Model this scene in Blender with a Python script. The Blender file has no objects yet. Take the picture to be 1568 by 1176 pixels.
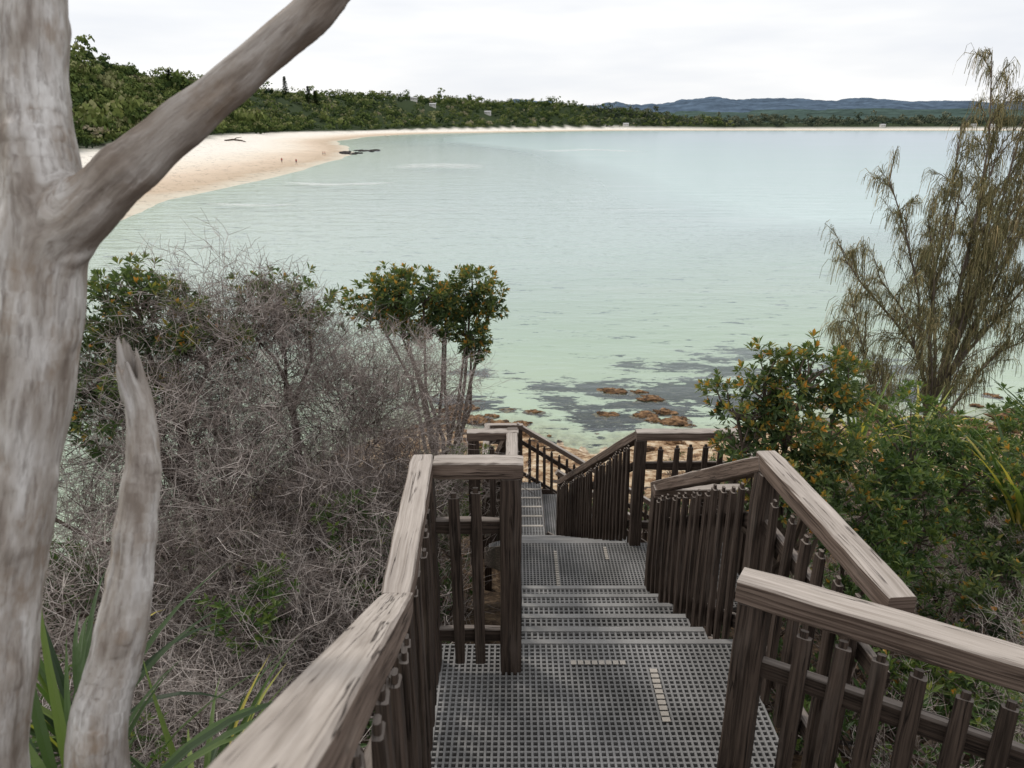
import bpy, math, random, numpy as np, bmesh
from mathutils import Vector, noise as mn
random.seed(7); np.random.seed(7)
R=random.random
def U(a,b): return a+(b-a)*random.random()
D=bpy.data; S=bpy.context.scene
CZ=12.0
# ------------------------------------------------------------ node helpers
def mat(name):
    m=D.materials.new(name); m.use_nodes=True; nt=m.node_tree; nt.nodes.clear()
    o=nt.nodes.new('ShaderNodeOutputMaterial'); return m,nt,o
def N(nt,t,**k):
    n=nt.nodes.new(t)
    for a,b in k.items(): setattr(n,a,b)
    return n
def L(nt,a,b): nt.links.new(a,b)
def ramp(nt,fac,stops):
    r=nt.nodes.new('ShaderNodeValToRGB'); e=r.color_ramp.elements
    while len(e)<len(stops): e.new(0.5)
    for i,(p,c) in enumerate(stops):
        e[i].position=p; e[i].color=(c if len(c)==4 else (*c,1)) if not isinstance(c,(int,float)) else (c,c,c,1)
    if fac is not None: L(nt,fac,r.inputs['Fac'])
    return r
def mapping(nt,src,scale):
    m=N(nt,'ShaderNodeMapping'); m.inputs['Scale'].default_value=scale; L(nt,src,m.inputs['Vector']); return m.outputs[0]
def noiset(nt,vec,scale,detail=5,rough=.6):
    n=N(nt,'ShaderNodeTexNoise'); n.inputs['Scale'].default_value=scale; n.inputs['Detail'].default_value=min(detail,4); n.inputs['Roughness'].default_value=rough
    if vec is not None: L(nt,vec,n.inputs['Vector'])
    return n.outputs['Fac']
def mixc(nt,f,a,b,bt='MIX'):
    m=N(nt,'ShaderNodeMix',data_type='RGBA',blend_type=bt)
    for s,i in ((f,0),(a,6),(b,7)):
        if isinstance(s,(int,float)): m.inputs[i].default_value=s
        elif isinstance(s,tuple): m.inputs[i].default_value=(*s,1) if len(s)==3 else s
        else: L(nt,s,m.inputs[i])
    return m.outputs[2]
def mth(nt,op,a,b=None,clamp=False):
    m=N(nt,'ShaderNodeMath',operation=op,use_clamp=clamp)
    for s,i in ((a,0),(b,1)):
        if s is None: continue
        if isinstance(s,(int,float)): m.inputs[i].default_value=s
        else: L(nt,s,m.inputs[i])
    return m.outputs[0]
def pbsdf(nt,o,col,rough=.7,bump=None,bs=.3,bd=.01,spec=.3):
    p=N(nt,'ShaderNodeBsdfPrincipled'); p.inputs['Roughness'].default_value=rough
    p.inputs['Specular IOR Level'].default_value=spec
    if isinstance(col,tuple): p.inputs['Base Color'].default_value=(*col,1)
    else: L(nt,col,p.inputs['Base Color'])
    if bump is not None:
        b=N(nt,'ShaderNodeBump'); b.inputs['Strength'].default_value=bs; b.inputs['Distance'].default_value=bd
        L(nt,bump,b.inputs['Height']); L(nt,b.outputs[0],p.inputs['Normal'])
    L(nt,p.outputs[0],o.inputs['Surface']); return p
def attr(nt,name):
    a=N(nt,'ShaderNodeAttribute'); a.attribute_name=name; return a
# ------------------------------------------------------------ materials
def wood_mat(name,side1,side2,top1,top2):
    m,nt,o=mat(name); uv=N(nt,'ShaderNodeUVMap').outputs[0]
    g=noiset(nt,mapping(nt,uv,(2.2,95,1)),1,4,.7)
    g2=noiset(nt,mapping(nt,uv,(2.0,11,1)),1,4,.6)
    crk=noiset(nt,mapping(nt,uv,(1.0,36,1)),1,3,.5)
    cr=ramp(nt,crk,[(.484,1),(.5,0),(.516,1)]).outputs[0]
    crm=ramp(nt,noiset(nt,mapping(nt,uv,(4,12,1)),1,2),[(.49,0),(.54,1)]).outputs[0]
    crk2=mth(nt,'MAXIMUM',cr,mth(nt,'SUBTRACT',1.0,crm))
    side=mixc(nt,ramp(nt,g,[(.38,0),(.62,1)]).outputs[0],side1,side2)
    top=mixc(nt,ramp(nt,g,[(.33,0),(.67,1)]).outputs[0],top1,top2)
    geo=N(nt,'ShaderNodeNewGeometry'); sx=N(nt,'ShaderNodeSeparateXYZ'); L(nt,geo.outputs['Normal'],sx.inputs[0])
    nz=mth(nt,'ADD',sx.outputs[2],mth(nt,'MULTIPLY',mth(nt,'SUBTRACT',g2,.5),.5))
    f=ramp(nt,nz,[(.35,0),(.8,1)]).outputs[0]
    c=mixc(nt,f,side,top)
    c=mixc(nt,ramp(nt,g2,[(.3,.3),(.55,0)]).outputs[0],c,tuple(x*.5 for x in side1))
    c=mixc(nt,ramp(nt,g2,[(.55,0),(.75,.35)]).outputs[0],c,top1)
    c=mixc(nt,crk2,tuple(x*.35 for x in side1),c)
    h=mth(nt,'ADD',g,mth(nt,'MULTIPLY',crk2,.7))
    pbsdf(nt,o,c,.8,h,.7,.004,.15); return m
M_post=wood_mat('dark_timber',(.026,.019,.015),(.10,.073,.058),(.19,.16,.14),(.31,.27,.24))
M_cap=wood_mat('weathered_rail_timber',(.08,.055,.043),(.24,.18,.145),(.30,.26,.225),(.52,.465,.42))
def grate_mat(name,c1,c2):
    m,nt,o=mat(name); tc=N(nt,'ShaderNodeTexCoord').outputs['Object']
    n=noiset(nt,tc,3,4)
    c=mixc(nt,ramp(nt,n,[(.35,0),(.65,1)]).outputs[0],c1,c2)
    pbsdf(nt,o,c,.6); return m
M_grate=grate_mat('grey_grating',(.15,.147,.142),(.26,.255,.25))
M_nose=grate_mat('step_nosing',(.18,.175,.17),(.28,.275,.265))
M_strip=grate_mat('pale_strip',(.33,.30,.26),(.45,.41,.36))
def leaf_mat(name,stops,trans=.3):
    m,nt,o=mat(name); a=attr(nt,'tint').outputs['Fac']
    c=ramp(nt,a,stops).outputs[0]
    p=N(nt,'ShaderNodeBsdfPrincipled'); p.inputs['Roughness'].default_value=.45; p.inputs['Specular IOR Level'].default_value=.4
    L(nt,c,p.inputs['Base Color']); t=N(nt,'ShaderNodeBsdfTranslucent'); L(nt,mixc(nt,1.0,c,(1.5,1.6,.9),'MULTIPLY'),t.inputs[0])
    x=N(nt,'ShaderNodeMixShader'); x.inputs[0].default_value=trans; L(nt,p.outputs[0],x.inputs[1]); L(nt,t.outputs[0],x.inputs[2]); L(nt,x.outputs[0],o.inputs['Surface']); return m
def dleaf(name,stops):
    m,nt,o=mat(name); d=N(nt,'ShaderNodeBsdfDiffuse'); L(nt,ramp(nt,attr(nt,'tint').outputs['Fac'],stops).outputs[0],d.inputs[0]); L(nt,d.outputs[0],o.inputs['Surface']); return m
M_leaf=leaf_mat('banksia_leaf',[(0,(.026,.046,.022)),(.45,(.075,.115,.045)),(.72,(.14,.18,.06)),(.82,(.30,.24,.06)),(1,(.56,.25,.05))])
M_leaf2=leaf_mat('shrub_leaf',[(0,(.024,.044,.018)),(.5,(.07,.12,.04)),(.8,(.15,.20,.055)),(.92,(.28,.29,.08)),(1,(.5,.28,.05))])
M_strap=leaf_mat('strap_leaf',[(0,(.02,.04,.015)),(.5,(.07,.12,.032)),(.85,(.20,.26,.06)),(1,(.55,.45,.10))])
M_needle=dleaf('sheoak_needle',[(0,(.09,.09,.045)),(.5,(.23,.215,.11)),(.85,(.38,.31,.16)),(1,(.48,.33,.18))])
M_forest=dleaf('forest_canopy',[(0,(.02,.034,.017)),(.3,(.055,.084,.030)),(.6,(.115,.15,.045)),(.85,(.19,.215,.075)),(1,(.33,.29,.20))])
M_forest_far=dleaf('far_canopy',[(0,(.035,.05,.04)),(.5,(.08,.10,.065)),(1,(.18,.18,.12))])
def twig_mat(name,c1,c2,c3):
    m,nt,o=mat(name); a=attr(nt,'tint').outputs['Fac']
    d=N(nt,'ShaderNodeBsdfDiffuse'); L(nt,ramp(nt,a,[(0,c1),(.5,c2),(1,c3)]).outputs[0],d.inputs[0]); L(nt,d.outputs[0],o.inputs['Surface']); return m
M_twig=twig_mat('dead_twigs',(.045,.033,.026),(.23,.19,.17),(.58,.52,.48))
M_bark=twig_mat('bark',(.05,.035,.025),(.13,.10,.08),(.26,.22,.19))
m,nt,o=mat('weathered_bare_wood'); M_dead=m
bv=attr(nt,'bark').outputs['Vector']; lb=attr(nt,'limb').outputs['Fac']
n1=noiset(nt,mapping(nt,bv,(22,22,6)),1,4,.6)
n2=noiset(nt,mapping(nt,bv,(110,110,14)),1,4,.65)
n3=noiset(nt,mapping(nt,bv,(14,14,8)),1,4,.65)
n4=noiset(nt,mapping(nt,bv,(48,48,12)),1,3,.6)
c=ramp(nt,n1,[(.34,(.24,.20,.17)),(.46,(.40,.36,.325)),(.56,(.54,.51,.485)),(.68,(.72,.70,.68))]).outputs[0]
c=mixc(nt,ramp(nt,n2,[(.34,.55),(.5,0)]).outputs[0],c,(.16,.13,.11))
c=mixc(nt,ramp(nt,n3,[(.54,0),(.66,.6)]).outputs[0],c,(.24,.165,.105))
c=mixc(nt,ramp(nt,n4,[(.58,0),(.70,.45)]).outputs[0],c,(.14,.105,.085))
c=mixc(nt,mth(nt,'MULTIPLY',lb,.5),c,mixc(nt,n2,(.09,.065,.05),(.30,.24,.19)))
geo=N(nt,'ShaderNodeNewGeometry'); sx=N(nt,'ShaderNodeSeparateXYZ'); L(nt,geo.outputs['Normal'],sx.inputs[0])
c=mixc(nt,ramp(nt,mth(nt,'MULTIPLY',sx.outputs[2],-1.0),[(.1,0),(.7,.6)]).outputs[0],c,(.13,.095,.075))  # downward faces darkened in the colour, painting in underside shade
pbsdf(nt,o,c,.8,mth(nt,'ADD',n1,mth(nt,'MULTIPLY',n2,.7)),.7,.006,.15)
def rock_mat(name,c1,c2,c3,sc):
    m,nt,o=mat(name); tc=N(nt,'ShaderNodeTexCoord').outputs['Object']
    n=noiset(nt,tc,sc,4,.7)
    c=ramp(nt,n,[(.36,c1),(.5,c2),(.66,c3)]).outputs[0]
    pbsdf(nt,o,c,.9,n,.9,.12,.15); return m
M_rock=rock_mat('brown_rock',(.025,.02,.018),(.14,.08,.04),(.34,.21,.115),3.5)
M_reef=rock_mat('reef_rock',(.02,.02,.022),(.055,.05,.05),(.12,.10,.085),2.5)
# ------------------------------------------------------------ terrain
coast=[(-38,-80),(-40,20),(-45,60),(-50,94),(-57,125),(-57,147),(-55.6,190),(-59.5,247),(-63,290),(-66,325),(-80,390),(-112,500),(-125,560),(-137,732),(-130,850),(-108,966),(16,1196),(120,1350),(198,1425),(400,1440),(935,1430),(1500,1500),(2600,1700),(6000,1900),(6000,12000),(-8000,12000),(-8000,-300),(-38,-300)]
head=[(-60,-300),(-50,-75),(-24,-55),(-15,-20),(-13,5),(-11.5,14),(-9,22),(-6,28),(-3.7,30),(-1.5,29),(0,28.8),(3,26.5),(6,28),(9,28),(14,30),(25,31),(45,28),(80,0),(110,-60),(140,-300)]
reefs=[(8.3,33.6,1.9,1.5),(9.8,34.6,1.5,1.0),(4.3,34,1.1,.6),(1.8,34.2,1.0,.7),(9.4,38,1.8,.6),(15,41,2.6,.9),(3.8,30,1.2,1.2),(-2.5,31.8,1.4,.7),(-2,37,.8,.4),(0,36.4,.6,.3),(11.8,37.3,1.5,.7),(7,31,1.2,.7),(13,35,1.6,.9),(6.5,38.5,.8,.35),(5.3,31.6,1.0,.5),(19,38,2.4,1.1),(2.3,32.3,.9,.4),(11,31.8,1.4,.9),(12,40,1.6,.5),(18,33,2,1)]
def sdist(poly,x,y):
    d=np.full(x.shape,1e18); ins=np.zeros(x.shape,bool); n=len(poly)
    for i in range(n):
        ax,ay=poly[i]; bx,by=poly[(i+1)%n]; ex,ey=bx-ax,by-ay
        t=np.clip(((x-ax)*ex+(y-ay)*ey)/(ex*ex+ey*ey),0,1)
        d=np.minimum(d,(x-ax-t*ex)**2+(y-ay-t*ey)**2)
        c=((ay>y)!=(by>y))&(x<ex*(y-ay)/(ey if ey else 1e-9)+ax); ins^=c
    d=np.sqrt(d); return np.where(ins,d,-d)
def sstep(a,b,x):
    t=np.clip((x-a)/(b-a),0,1); return t*t*(3-2*t)
def pn(x,y,s,seed=0):
    return (np.sin(x*s*1.3+seed+1.7*np.sin(y*s*.9+seed))*np.cos(y*s*1.1-seed*.7+1.3*np.sin(x*s*.7))+.5*np.sin(x*s*2.9+y*s*2.3+seed*2)*np.cos(y*s*3.1-x*s*1.7))/1.5
def sandw(x,y):
    return np.interp(y,[0,150,300,650,900,1200,1500],[40,60,72,75,50,42,40])
def terrain(x,y):
    x=np.atleast_1d(np.asarray(x,float)); y=np.atleast_1d(np.asarray(y,float))
    wob=np.clip(np.abs(y)*.01,0,4)
    d1=sdist(coast,x,y)+pn(x,y,.035,1)*wob*.8
    d2=sdist(head,x,y)+pn(x,y,.9,2)*.5
    sw=sandw(x,y)
    amp=50*np.interp(y,[0,300,450,700,1100,1700],[.9,1.25,1.12,.86,.74,.70])*(1-.82*sstep(60,420,x))
    hill=amp*sstep(sw-4,sw+130,d1)*(1+.17*pn(x,y,.014,3)+.06*pn(x,y,.05,8))+1.5*sstep(sw-12,sw+2,d1)
    top=3.0+3.0*sstep(900,1200,y)
    sea=lambda d,s: -7.5*(1-np.exp(s*np.minimum(d,0)/7.5))
    h1=np.where(d1>0,top*sstep(-10,70,d1)-.045*top+hill,sea(d1,.04))
    prof=np.interp(y,[-60,0,1.5,2.8,4.5,5.3,8.7,10.6,14,20,25,28,34],[12,9.6,9.2,9.05,8.0,7.85,5.85,5.6,3.6,1.5,.55,.15,-.3])
    cap=.72*d2; k=1.2
    hh=np.clip(.5+.5*(cap-prof)/k,0,1); sm=cap*(1-hh)+prof*hh-k*hh*(1-hh)
    h2=np.where(d2>0,np.minimum(sm,cap)+.12*pn(x,y,2.1,4)*np.clip(d2/3,0,1),sea(d2,.05))
    h=np.where(np.maximum(d1,0)>0,h1,np.where(d2>0,h2,np.maximum(h1,h2)))
    h=np.where(y>2600,np.maximum(h,8),h)
    return h,d1,d2
def gz(x,y): return float(terrain(x,y)[0][0])
def npmesh(name,co,F,tint=None,smooth=False):
    me=D.meshes.new(name); me.vertices.add(len(co)); me.vertices.foreach_set('co',co.astype(np.float32).ravel())
    k=F.shape[1]; me.loops.add(F.size); me.loops.foreach_set('vertex_index',F.astype(np.int32).ravel())
    me.polygons.add(len(F)); me.polygons.foreach_set('loop_start',np.arange(0,F.size,k,dtype=np.int32))
    me.update(calc_edges=True)
    if tint is not None:
        a=me.attributes.new('tint','FLOAT','FACE'); a.data.foreach_set('value',tint.astype(np.float32))
    me.polygons.foreach_set('use_smooth',np.full(len(F),smooth,bool))
    return me
def grid_mesh(name,nx,ny,kx,ky,zf):
    sx=np.linspace(-math.asinh(7000/kx),math.asinh(7000/kx),nx); xs=kx*np.sinh(sx)
    sy=np.linspace(-math.asinh(250/ky),math.asinh(11000/ky),ny); ys=ky*np.sinh(sy)
    X,Y=np.meshgrid(xs,ys); X=X.ravel(); Y=Y.ravel()
    h,d1,d2=terrain(X,Y); Z=h if zf is None else np.full_like(X,zf)
    co=np.stack([X,Y,Z],1)
    i=(np.arange(ny-1)[:,None]*nx+np.arange(nx-1)[None,:]).ravel()
    return npmesh(name,co,np.stack([i,i+1,i+nx+1,i+nx],1),smooth=True),h,d1,d2,X,Y
def addobj(name,me,mats=(),parent=None,loc=None):
    o=D.objects.new(name,me); S.collection.objects.link(o)
    if me is not None:
        for mm in mats:
            if len(me.materials)<len(mats): me.materials.append(mm)
    if parent: o.parent=parent
    if loc: o.location=loc
    return o
def setattrf(me,n,v):
    a=me.attributes.new(n,'FLOAT','POINT'); a.data.foreach_set('value',v.astype(np.float32))
me,h,d1,d2,X,Y=grid_mesh('ground',560,620,1.3,1.6,None)
setattrf(me,'veg',sstep(-3,6,d1-sandw(X,Y))); setattrf(me,'headland',(d2>-2).astype(float)*sstep(-2,1.5,d2))
rf=np.zeros_like(X)
for (x,y,a,b_) in reefs: rf=np.maximum(rf,np.exp(-(((X-x)/(a*1.3))**2+((Y-y)/(b_*1.4))**2)))
setattrf(me,'reef',rf)
m,nt,o=mat('ground')
geo=N(nt,'ShaderNodeNewGeometry'); pos=geo.outputs['Position']; sx=N(nt,'ShaderNodeSeparateXYZ'); L(nt,pos,sx.inputs[0]); z=sx.outputs[2]
nb=noiset(nt,pos,.05,4); nf=noiset(nt,pos,2.5,4,.7); nff=noiset(nt,pos,14,4,.7)
zz=mth(nt,'ADD',mth(nt,'MULTIPLY',z,.4),mth(nt,'MULTIPLY',mth(nt,'SUBTRACT',nb,.5),.25))
sand=ramp(nt,zz,[(.0,(.62,.57,.47)),(.10,(.53,.42,.31)),(.3,(.66,.54,.42)),(.55,(.78,.70,.59)),(.9,(.84,.79,.71))]).outputs[0]
soil=ramp(nt,nff,[(.3,(.02,.014,.01)),(.48,(.065,.043,.028)),(.6,(.13,.09,.055)),(.75,(.26,.2,.14))]).outputs[0]
grav=ramp(nt,nf,[(.32,(.06,.038,.025)),(.45,(.22,.13,.07)),(.55,(.44,.33,.21)),(.7,(.62,.54,.42))]).outputs[0]
hl=mixc(nt,ramp(nt,mth(nt,'ADD',mth(nt,'MULTIPLY',z,.25),mth(nt,'MULTIPLY',nf,.2)),[(.45,0),(.85,1)]).outputs[0],grav,soil)
c=mixc(nt,attr(nt,'headland').outputs['Fac'],sand,hl)
green=ramp(nt,nf,[(.3,(.015,.025,.012)),(.7,(.05,.075,.025))]).outputs[0]
c=mixc(nt,attr(nt,'veg').outputs['Fac'],c,green)
rn=noiset(nt,mapping(nt,pos,(1.0,2.3,1)),1,4,.75); rb=noiset(nt,mapping(nt,pos,(.35,.8,1)),1,3,.6)
rs=mth(nt,'ADD',mth(nt,'MULTIPLY',mth(nt,'SUBTRACT',rn,.5),1.3),mth(nt,'MULTIPLY',mth(nt,'SUBTRACT',rb,.5),1.2))
rm=ramp(nt,mth(nt,'ADD',mth(nt,'MULTIPLY',attr(nt,'reef').outputs['Fac'],.62),rs),[(.19,0),(.26,1)]).outputs[0]
c=mixc(nt,rm,c,ramp(nt,nf,[(.35,(.008,.008,.012)),(.55,(.035,.03,.03)),(.7,(.13,.10,.075))]).outputs[0])
pbsdf(nt,o,c,.95,nff,.5,.03,.1)
addobj('ground',me,[m])
# ------------------------------------------------------------ water
me,h,d1,d2,X,Y=grid_mesh('sea_water',420,480,1.3,2.2,0.0)
setattrf(me,'depth',np.clip(-h,0,8)); setattrf(me,'milk',np.exp(np.minimum(d1,0)/75)*sstep(20,60,Y))
m,nt,o=mat('sea_water')
pos=N(nt,'ShaderNodeNewGeometry').outputs['Position']; dp=attr(nt,'depth').outputs['Fac']; mk=attr(nt,'milk').outputs['Fac']
big=noiset(nt,mapping(nt,pos,(.012,.03,1)),1,3)
dn=mth(nt,'ADD',mth(nt,'DIVIDE',dp,7.5),mth(nt,'MULTIPLY',mth(nt,'SUBTRACT',big,.5),.26))
c=ramp(nt,dn,[(0,(.45,.52,.40)),(.08,(.32,.49,.38)),(.2,(.30,.49,.41)),(.42,(.37,.53,.49)),(.75,(.43,.535,.56)),(1,(.47,.55,.61))]).outputs[0]
c=mixc(nt,mth(nt,'MULTIPLY',mk,.8,True),c,(.66,.69,.69))
st=noiset(nt,mapping(nt,pos,(.022,.14,1)),1,4,.62)
foam=ramp(nt,st,[(.58,0),(.70,.5)]).outputs[0]
c=mixc(nt,mth(nt,'MULTIPLY',foam,mk),c,(.80,.81,.81))
w1=noiset(nt,mapping(nt,pos,(.9,1.8,1)),1,3,.6); w2=noiset(nt,mapping(nt,pos,(.12,.3,1)),1,3,.6)
hh=mth(nt,'ADD',mth(nt,'MULTIPLY',w1,.12),mth(nt,'MULTIPLY',w2,.5))
bp=N(nt,'ShaderNodeBump'); bp.inputs['Strength'].default_value=.6; bp.inputs['Distance'].default_value=.5; L(nt,hh,bp.inputs['Height'])
df=N(nt,'ShaderNodeBsdfDiffuse'); L(nt,c,df.inputs[0]); L(nt,bp.outputs[0],df.inputs['Normal'])
tr=N(nt,'ShaderNodeBsdfTransparent'); tr.inputs[0].default_value=(.84,.98,.93,1)
al=mth(nt,'SUBTRACT',1.0,mth(nt,'POWER',2.718,mth(nt,'MULTIPLY',dp,-.45)))
al=mth(nt,'MAXIMUM',al,mth(nt,'MULTIPLY',mth(nt,'SUBTRACT',dp,1.2),.6),True)
m1=N(nt,'ShaderNodeMixShader'); L(nt,al,m1.inputs[0]); L(nt,tr.outputs[0],m1.inputs[1]); L(nt,df.outputs[0],m1.inputs[2])
gl=N(nt,'ShaderNodeBsdfGlossy'); gl.inputs['Roughness'].default_value=.12; gl.inputs[0].default_value=(.9,.93,.98,1); L(nt,bp.outputs[0],gl.inputs['Normal'])
fr=N(nt,'ShaderNodeFresnel'); fr.inputs[0].default_value=1.33; L(nt,bp.outputs[0],fr.inputs['Normal'])
m2=N(nt,'ShaderNodeMixShader'); L(nt,mth(nt,'MINIMUM',fr.outputs[0],.5),m2.inputs[0]); L(nt,m1.outputs[0],m2.inputs[1]); L(nt,gl.outputs[0],m2.inputs[2]); L(nt,m2.outputs[0],o.inputs['Surface'])
addobj('sea_water',me,[m])
# ------------------------------------------------------------ mesh builder
class MB:
    def __init__(s): s.v=[];s.f=[];s.t=[];s.m=[];s.uv=[]
    def face(s,idx,t=.5,m=0,uv=None):
        s.f.append(idx); s.t.append(t); s.m.append(m); s.uv.extend(uv if uv else [(0,0)]*len(idx))
    def tube(s,pts,rad,n=4,t=.5,m=0,cap=False):
        b0=len(s.v); k=len(pts)
        for i,p in enumerate(pts):
            d=(pts[min(i+1,k-1)]-pts[max(i-1,0)]); 
            if d.length<1e-9: d=Vector((0,0,1))
            d.normalize(); r=Vector((.31,.77,.13)); a=d.cross(r).normalized(); b=d.cross(a)
            for j in range(n):
                an=j*math.tau/n; s.v.append(p+(a*math.cos(an)+b*math.sin(an))*rad[i])
        for i in range(k-1):
            for j in range(n):
                q=b0+i*n; j2=(j+1)%n; s.face((q+j,q+j2,q+n+j2,q+n+j),t,m)
        if cap: s.face(tuple(b0+(k-1)*n+j for j in range(n)),t,m)
    def beam(s,p0,p1,w,h,m=0,seg=1,ch=.006,warp=.0,side=None):
        p0=Vector(p0);p1=Vector(p1); d=(p1-p0); ln=d.length; d.normalize()
        if side is None:
            side=d.cross(Vector((0,0,1)))
            if side.length<.01: side=Vector((1,0,0))
        side=side.normalized(); up=side.cross(d).normalized()
        pr=[(-w/2,-h/2+ch),(-w/2+ch,-h/2),(w/2-ch,-h/2),(w/2,-h/2+ch),(w/2,h/2-ch),(w/2-ch,h/2),(-w/2+ch,h/2),(-w/2,h/2-ch)]
        per=[0]
        for i in range(8):
            a,b=pr[i],pr[(i+1)%8]; per.append(per[-1]+math.hypot(a[0]-b[0],a[1]-b[1]))
        b0=len(s.v); u0=U(0,50); v0=U(0,50); sd=U(0,100)
        for i in range(seg+1):
            c=p0.lerp(p1,i/seg); e=ch*.6 if i in(0,seg) else 0
            for j,(a,b) in enumerate(pr):
                ox=warp*mn.noise(Vector((sd+j*.5,i*.9,0))); oy=warp*mn.noise(Vector((sd+9+j*.5,i*.9,0)))
                s.v.append(c+side*(a*(1-e/w*2)+ox)+up*(b*(1-e/h*2)+oy))
        for i in range(seg):
            for j in range(8):
                q=b0+i*8; j2=(j+1)%8; ua=u0+ln*i/seg; ub=u0+ln*(i+1)/seg; va=v0+per[j]; vb=v0+per[j+1]
                s.face((q+j,q+j2,q+8+j2,q+8+j),.5,m,[(ua,va),(ua,vb),(ub,vb),(ub,va)])
        s.face(tuple(b0+j for j in range(7,-1,-1)),.5,m,[(u0+pr[j][0]*.3,v0+pr[j][1]) for j in range(7,-1,-1)])
        s.face(tuple(b0+seg*8+j for j in range(8)),.5,m,[(u0+pr[j][0]*.3,v0+pr[j][1]) for j in range(8)])
    def box(s,x0,x1,y0,y1,z0,z1,m=0):
        b=len(s.v); s.v+= [Vector(p) for p in ((x0,y0,z0),(x1,y0,z0),(x1,y1,z0),(x0,y1,z0),(x0,y0,z1),(x1,y0,z1),(x1,y1,z1),(x0,y1,z1))]
        for f in ((3,2,1,0),(4,5,6,7),(0,1,5,4),(1,2,6,5),(2,3,7,6),(3,0,4,7)): s.face(tuple(b+i for i in f),.5,m)
    def leaf(s,p,d,up,ln,w,t,m=0):
        sd=d.cross(up)
        if sd.length<1e-4: sd=Vector((1,0,0))
        sd.normalize(); nn=sd.cross(d).normalized(); b=len(s.v)
        mid=p+d*ln*.6
        s.v+=[p,mid+sd*w*.5+nn*w*.15,p+d*ln-nn*ln*.08,mid-sd*w*.5+nn*w*.15]
        s.face((b,b+1,b+2),t,m); s.face((b,b+2,b+3),t,m)
    def mesh(s,name,smooth=False):
        me=D.meshes.new(name); me.from_pydata([tuple(q) for q in s.v],[],s.f)
        a=me.attributes.new('tint','FLOAT','FACE'); a.data.foreach_set('value',np.array(s.t,np.float32))
        me.polygons.foreach_set('material_index',np.array(s.m,np.int32))
        uvl=me.uv_layers.new(name='UVMap'); uvl.data.foreach_set('uv',np.array(s.uv,np.float32).ravel())
        me.polygons.foreach_set('use_smooth',np.full(len(s.f),smooth,bool))
        me.update(); return me
# ------------------------------------------------------------ staircase
st=D.objects.new('boardwalk_staircase',None); S.collection.objects.link(st)
def grating(x0,x1,y0,y1,z,sp=.0255,bw=.0088,th=.026):
    b=MB(); nx=int((x1-x0)/sp); ny=int((y1-y0)/sp)
    for i in range(nx+1):
        x=x0+(x1-x0)*i/nx; b.box(x-bw/2,x+bw/2,y0,y1,z-th,z)
    for i in range(ny+1):
        y=y0+(y1-y0)*i/ny; b.box(x0+.001,x1-.001,y-bw/2,y+bw/2,z-th+.002,z-.003)
    return b
def putgrate(name,*a,**k): return addobj(name,grating(*a,**k).mesh(name),[M_grate],st)
zA,zB,zC=CZ-2.25,CZ-3.25,CZ-5.4
putgrate('landing_upper',-.36,1.03,1.55,2.80,zA)
putgrate('landing_middle',-.02,1.75,4.45,5.30,zB)
putgrate('landing_lower',-.38,.45,8.70,10.62,zC,.04,.014)
def tread(b,x0,x1,y0,y1,z):
    g=grating(x0,x1,y0,y1,z,.03,.0105,.03); o0=len(b.v); b.v+=g.v
    for f in g.f: b.face(tuple(i+o0 for i in f),.5,0)
b=MB()
for k in range(1,6):
    y=2.80+.33*(k-1); z=zA-k/6; tread(b,.04,.97,y+.012,y+.33,z); b.box(.04,.97,y+.30,y+.335,z-.045,z+.004,1)
b.box(-.02,1.03,2.80,2.83,zA-.05,zA+.004,1)
for k in range(1,12):
    y=5.30+.309*(k-1); z=zB-2.15*k/12; sh=-.36*(y-5.3)/3.4; tread(b,.03+sh,.98+sh,y+.012,y+.309,z); b.box(.03+sh,.98+sh,y+.28,y+.313,z-.04,z+.004,1)
for k in range(1,10):
    x=.45+.28*(k-1); z=zC-.18*k; tread(b,x+.01,x+.28,9.25,10.55,z); b.box(x+.25,x+.283,9.25,10.55,z-.04,z+.004,1)
for k in range(0,5):
    y=1.55-.3*k; z=zA+.165*(k+1); tread(b,-.28,.70,y-.3,y-.01,z); b.box(-.28,.70,y-.31,y-.28,z-.045,z+.004,1)
addobj('treads',b.mesh('treads'),[M_grate,M_nose],st)
b=MB()
def strip(x0,x1,y0,y1,z): b.box(x0,x1,y0,y1,z+.003,z+.006)
for i in range(8): strip(.26+i*.031,.284+i*.031,2.66,2.685,zA)
for i in range(10): strip(.60,.632,2.33+i*.031,2.353+i*.031,zA)
for i in range(18): strip(.335,.36,4.62+i*.031,4.643+i*.031,zB)
for i in range(6): strip(.74,.765,5.05+i*.031,5.073+i*.031,zB); strip(.72,.745,4.5+i*.031,4.523+i*.031,zB)
for i in range(6): strip(.0,.44,8.95+.28*i,8.99+.28*i,zC)
addobj('cover_strips',b.mesh('strips'),[M_strip],st)
b=MB()
for x in (.005,1.0): b.beam((x,2.83,zA-.16),(x,4.47,zB-.16),.05,.24,seg=3,side=Vector((1,0,0)))
for x in (-.0,1.01): b.beam((x,5.3,zB-.16),(x-.36,8.72,zC-.16),.05,.24,seg=3)
for x in (-.31,.73): b.beam((x,1.55,zA+.0),(x,0.0,zA+.83),.05,.24,seg=3)
for y in (9.2,10.6): b.beam((.45,y,zC-.16),(3.0,y,zC-1.8),.05,.24,seg=3)
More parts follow.
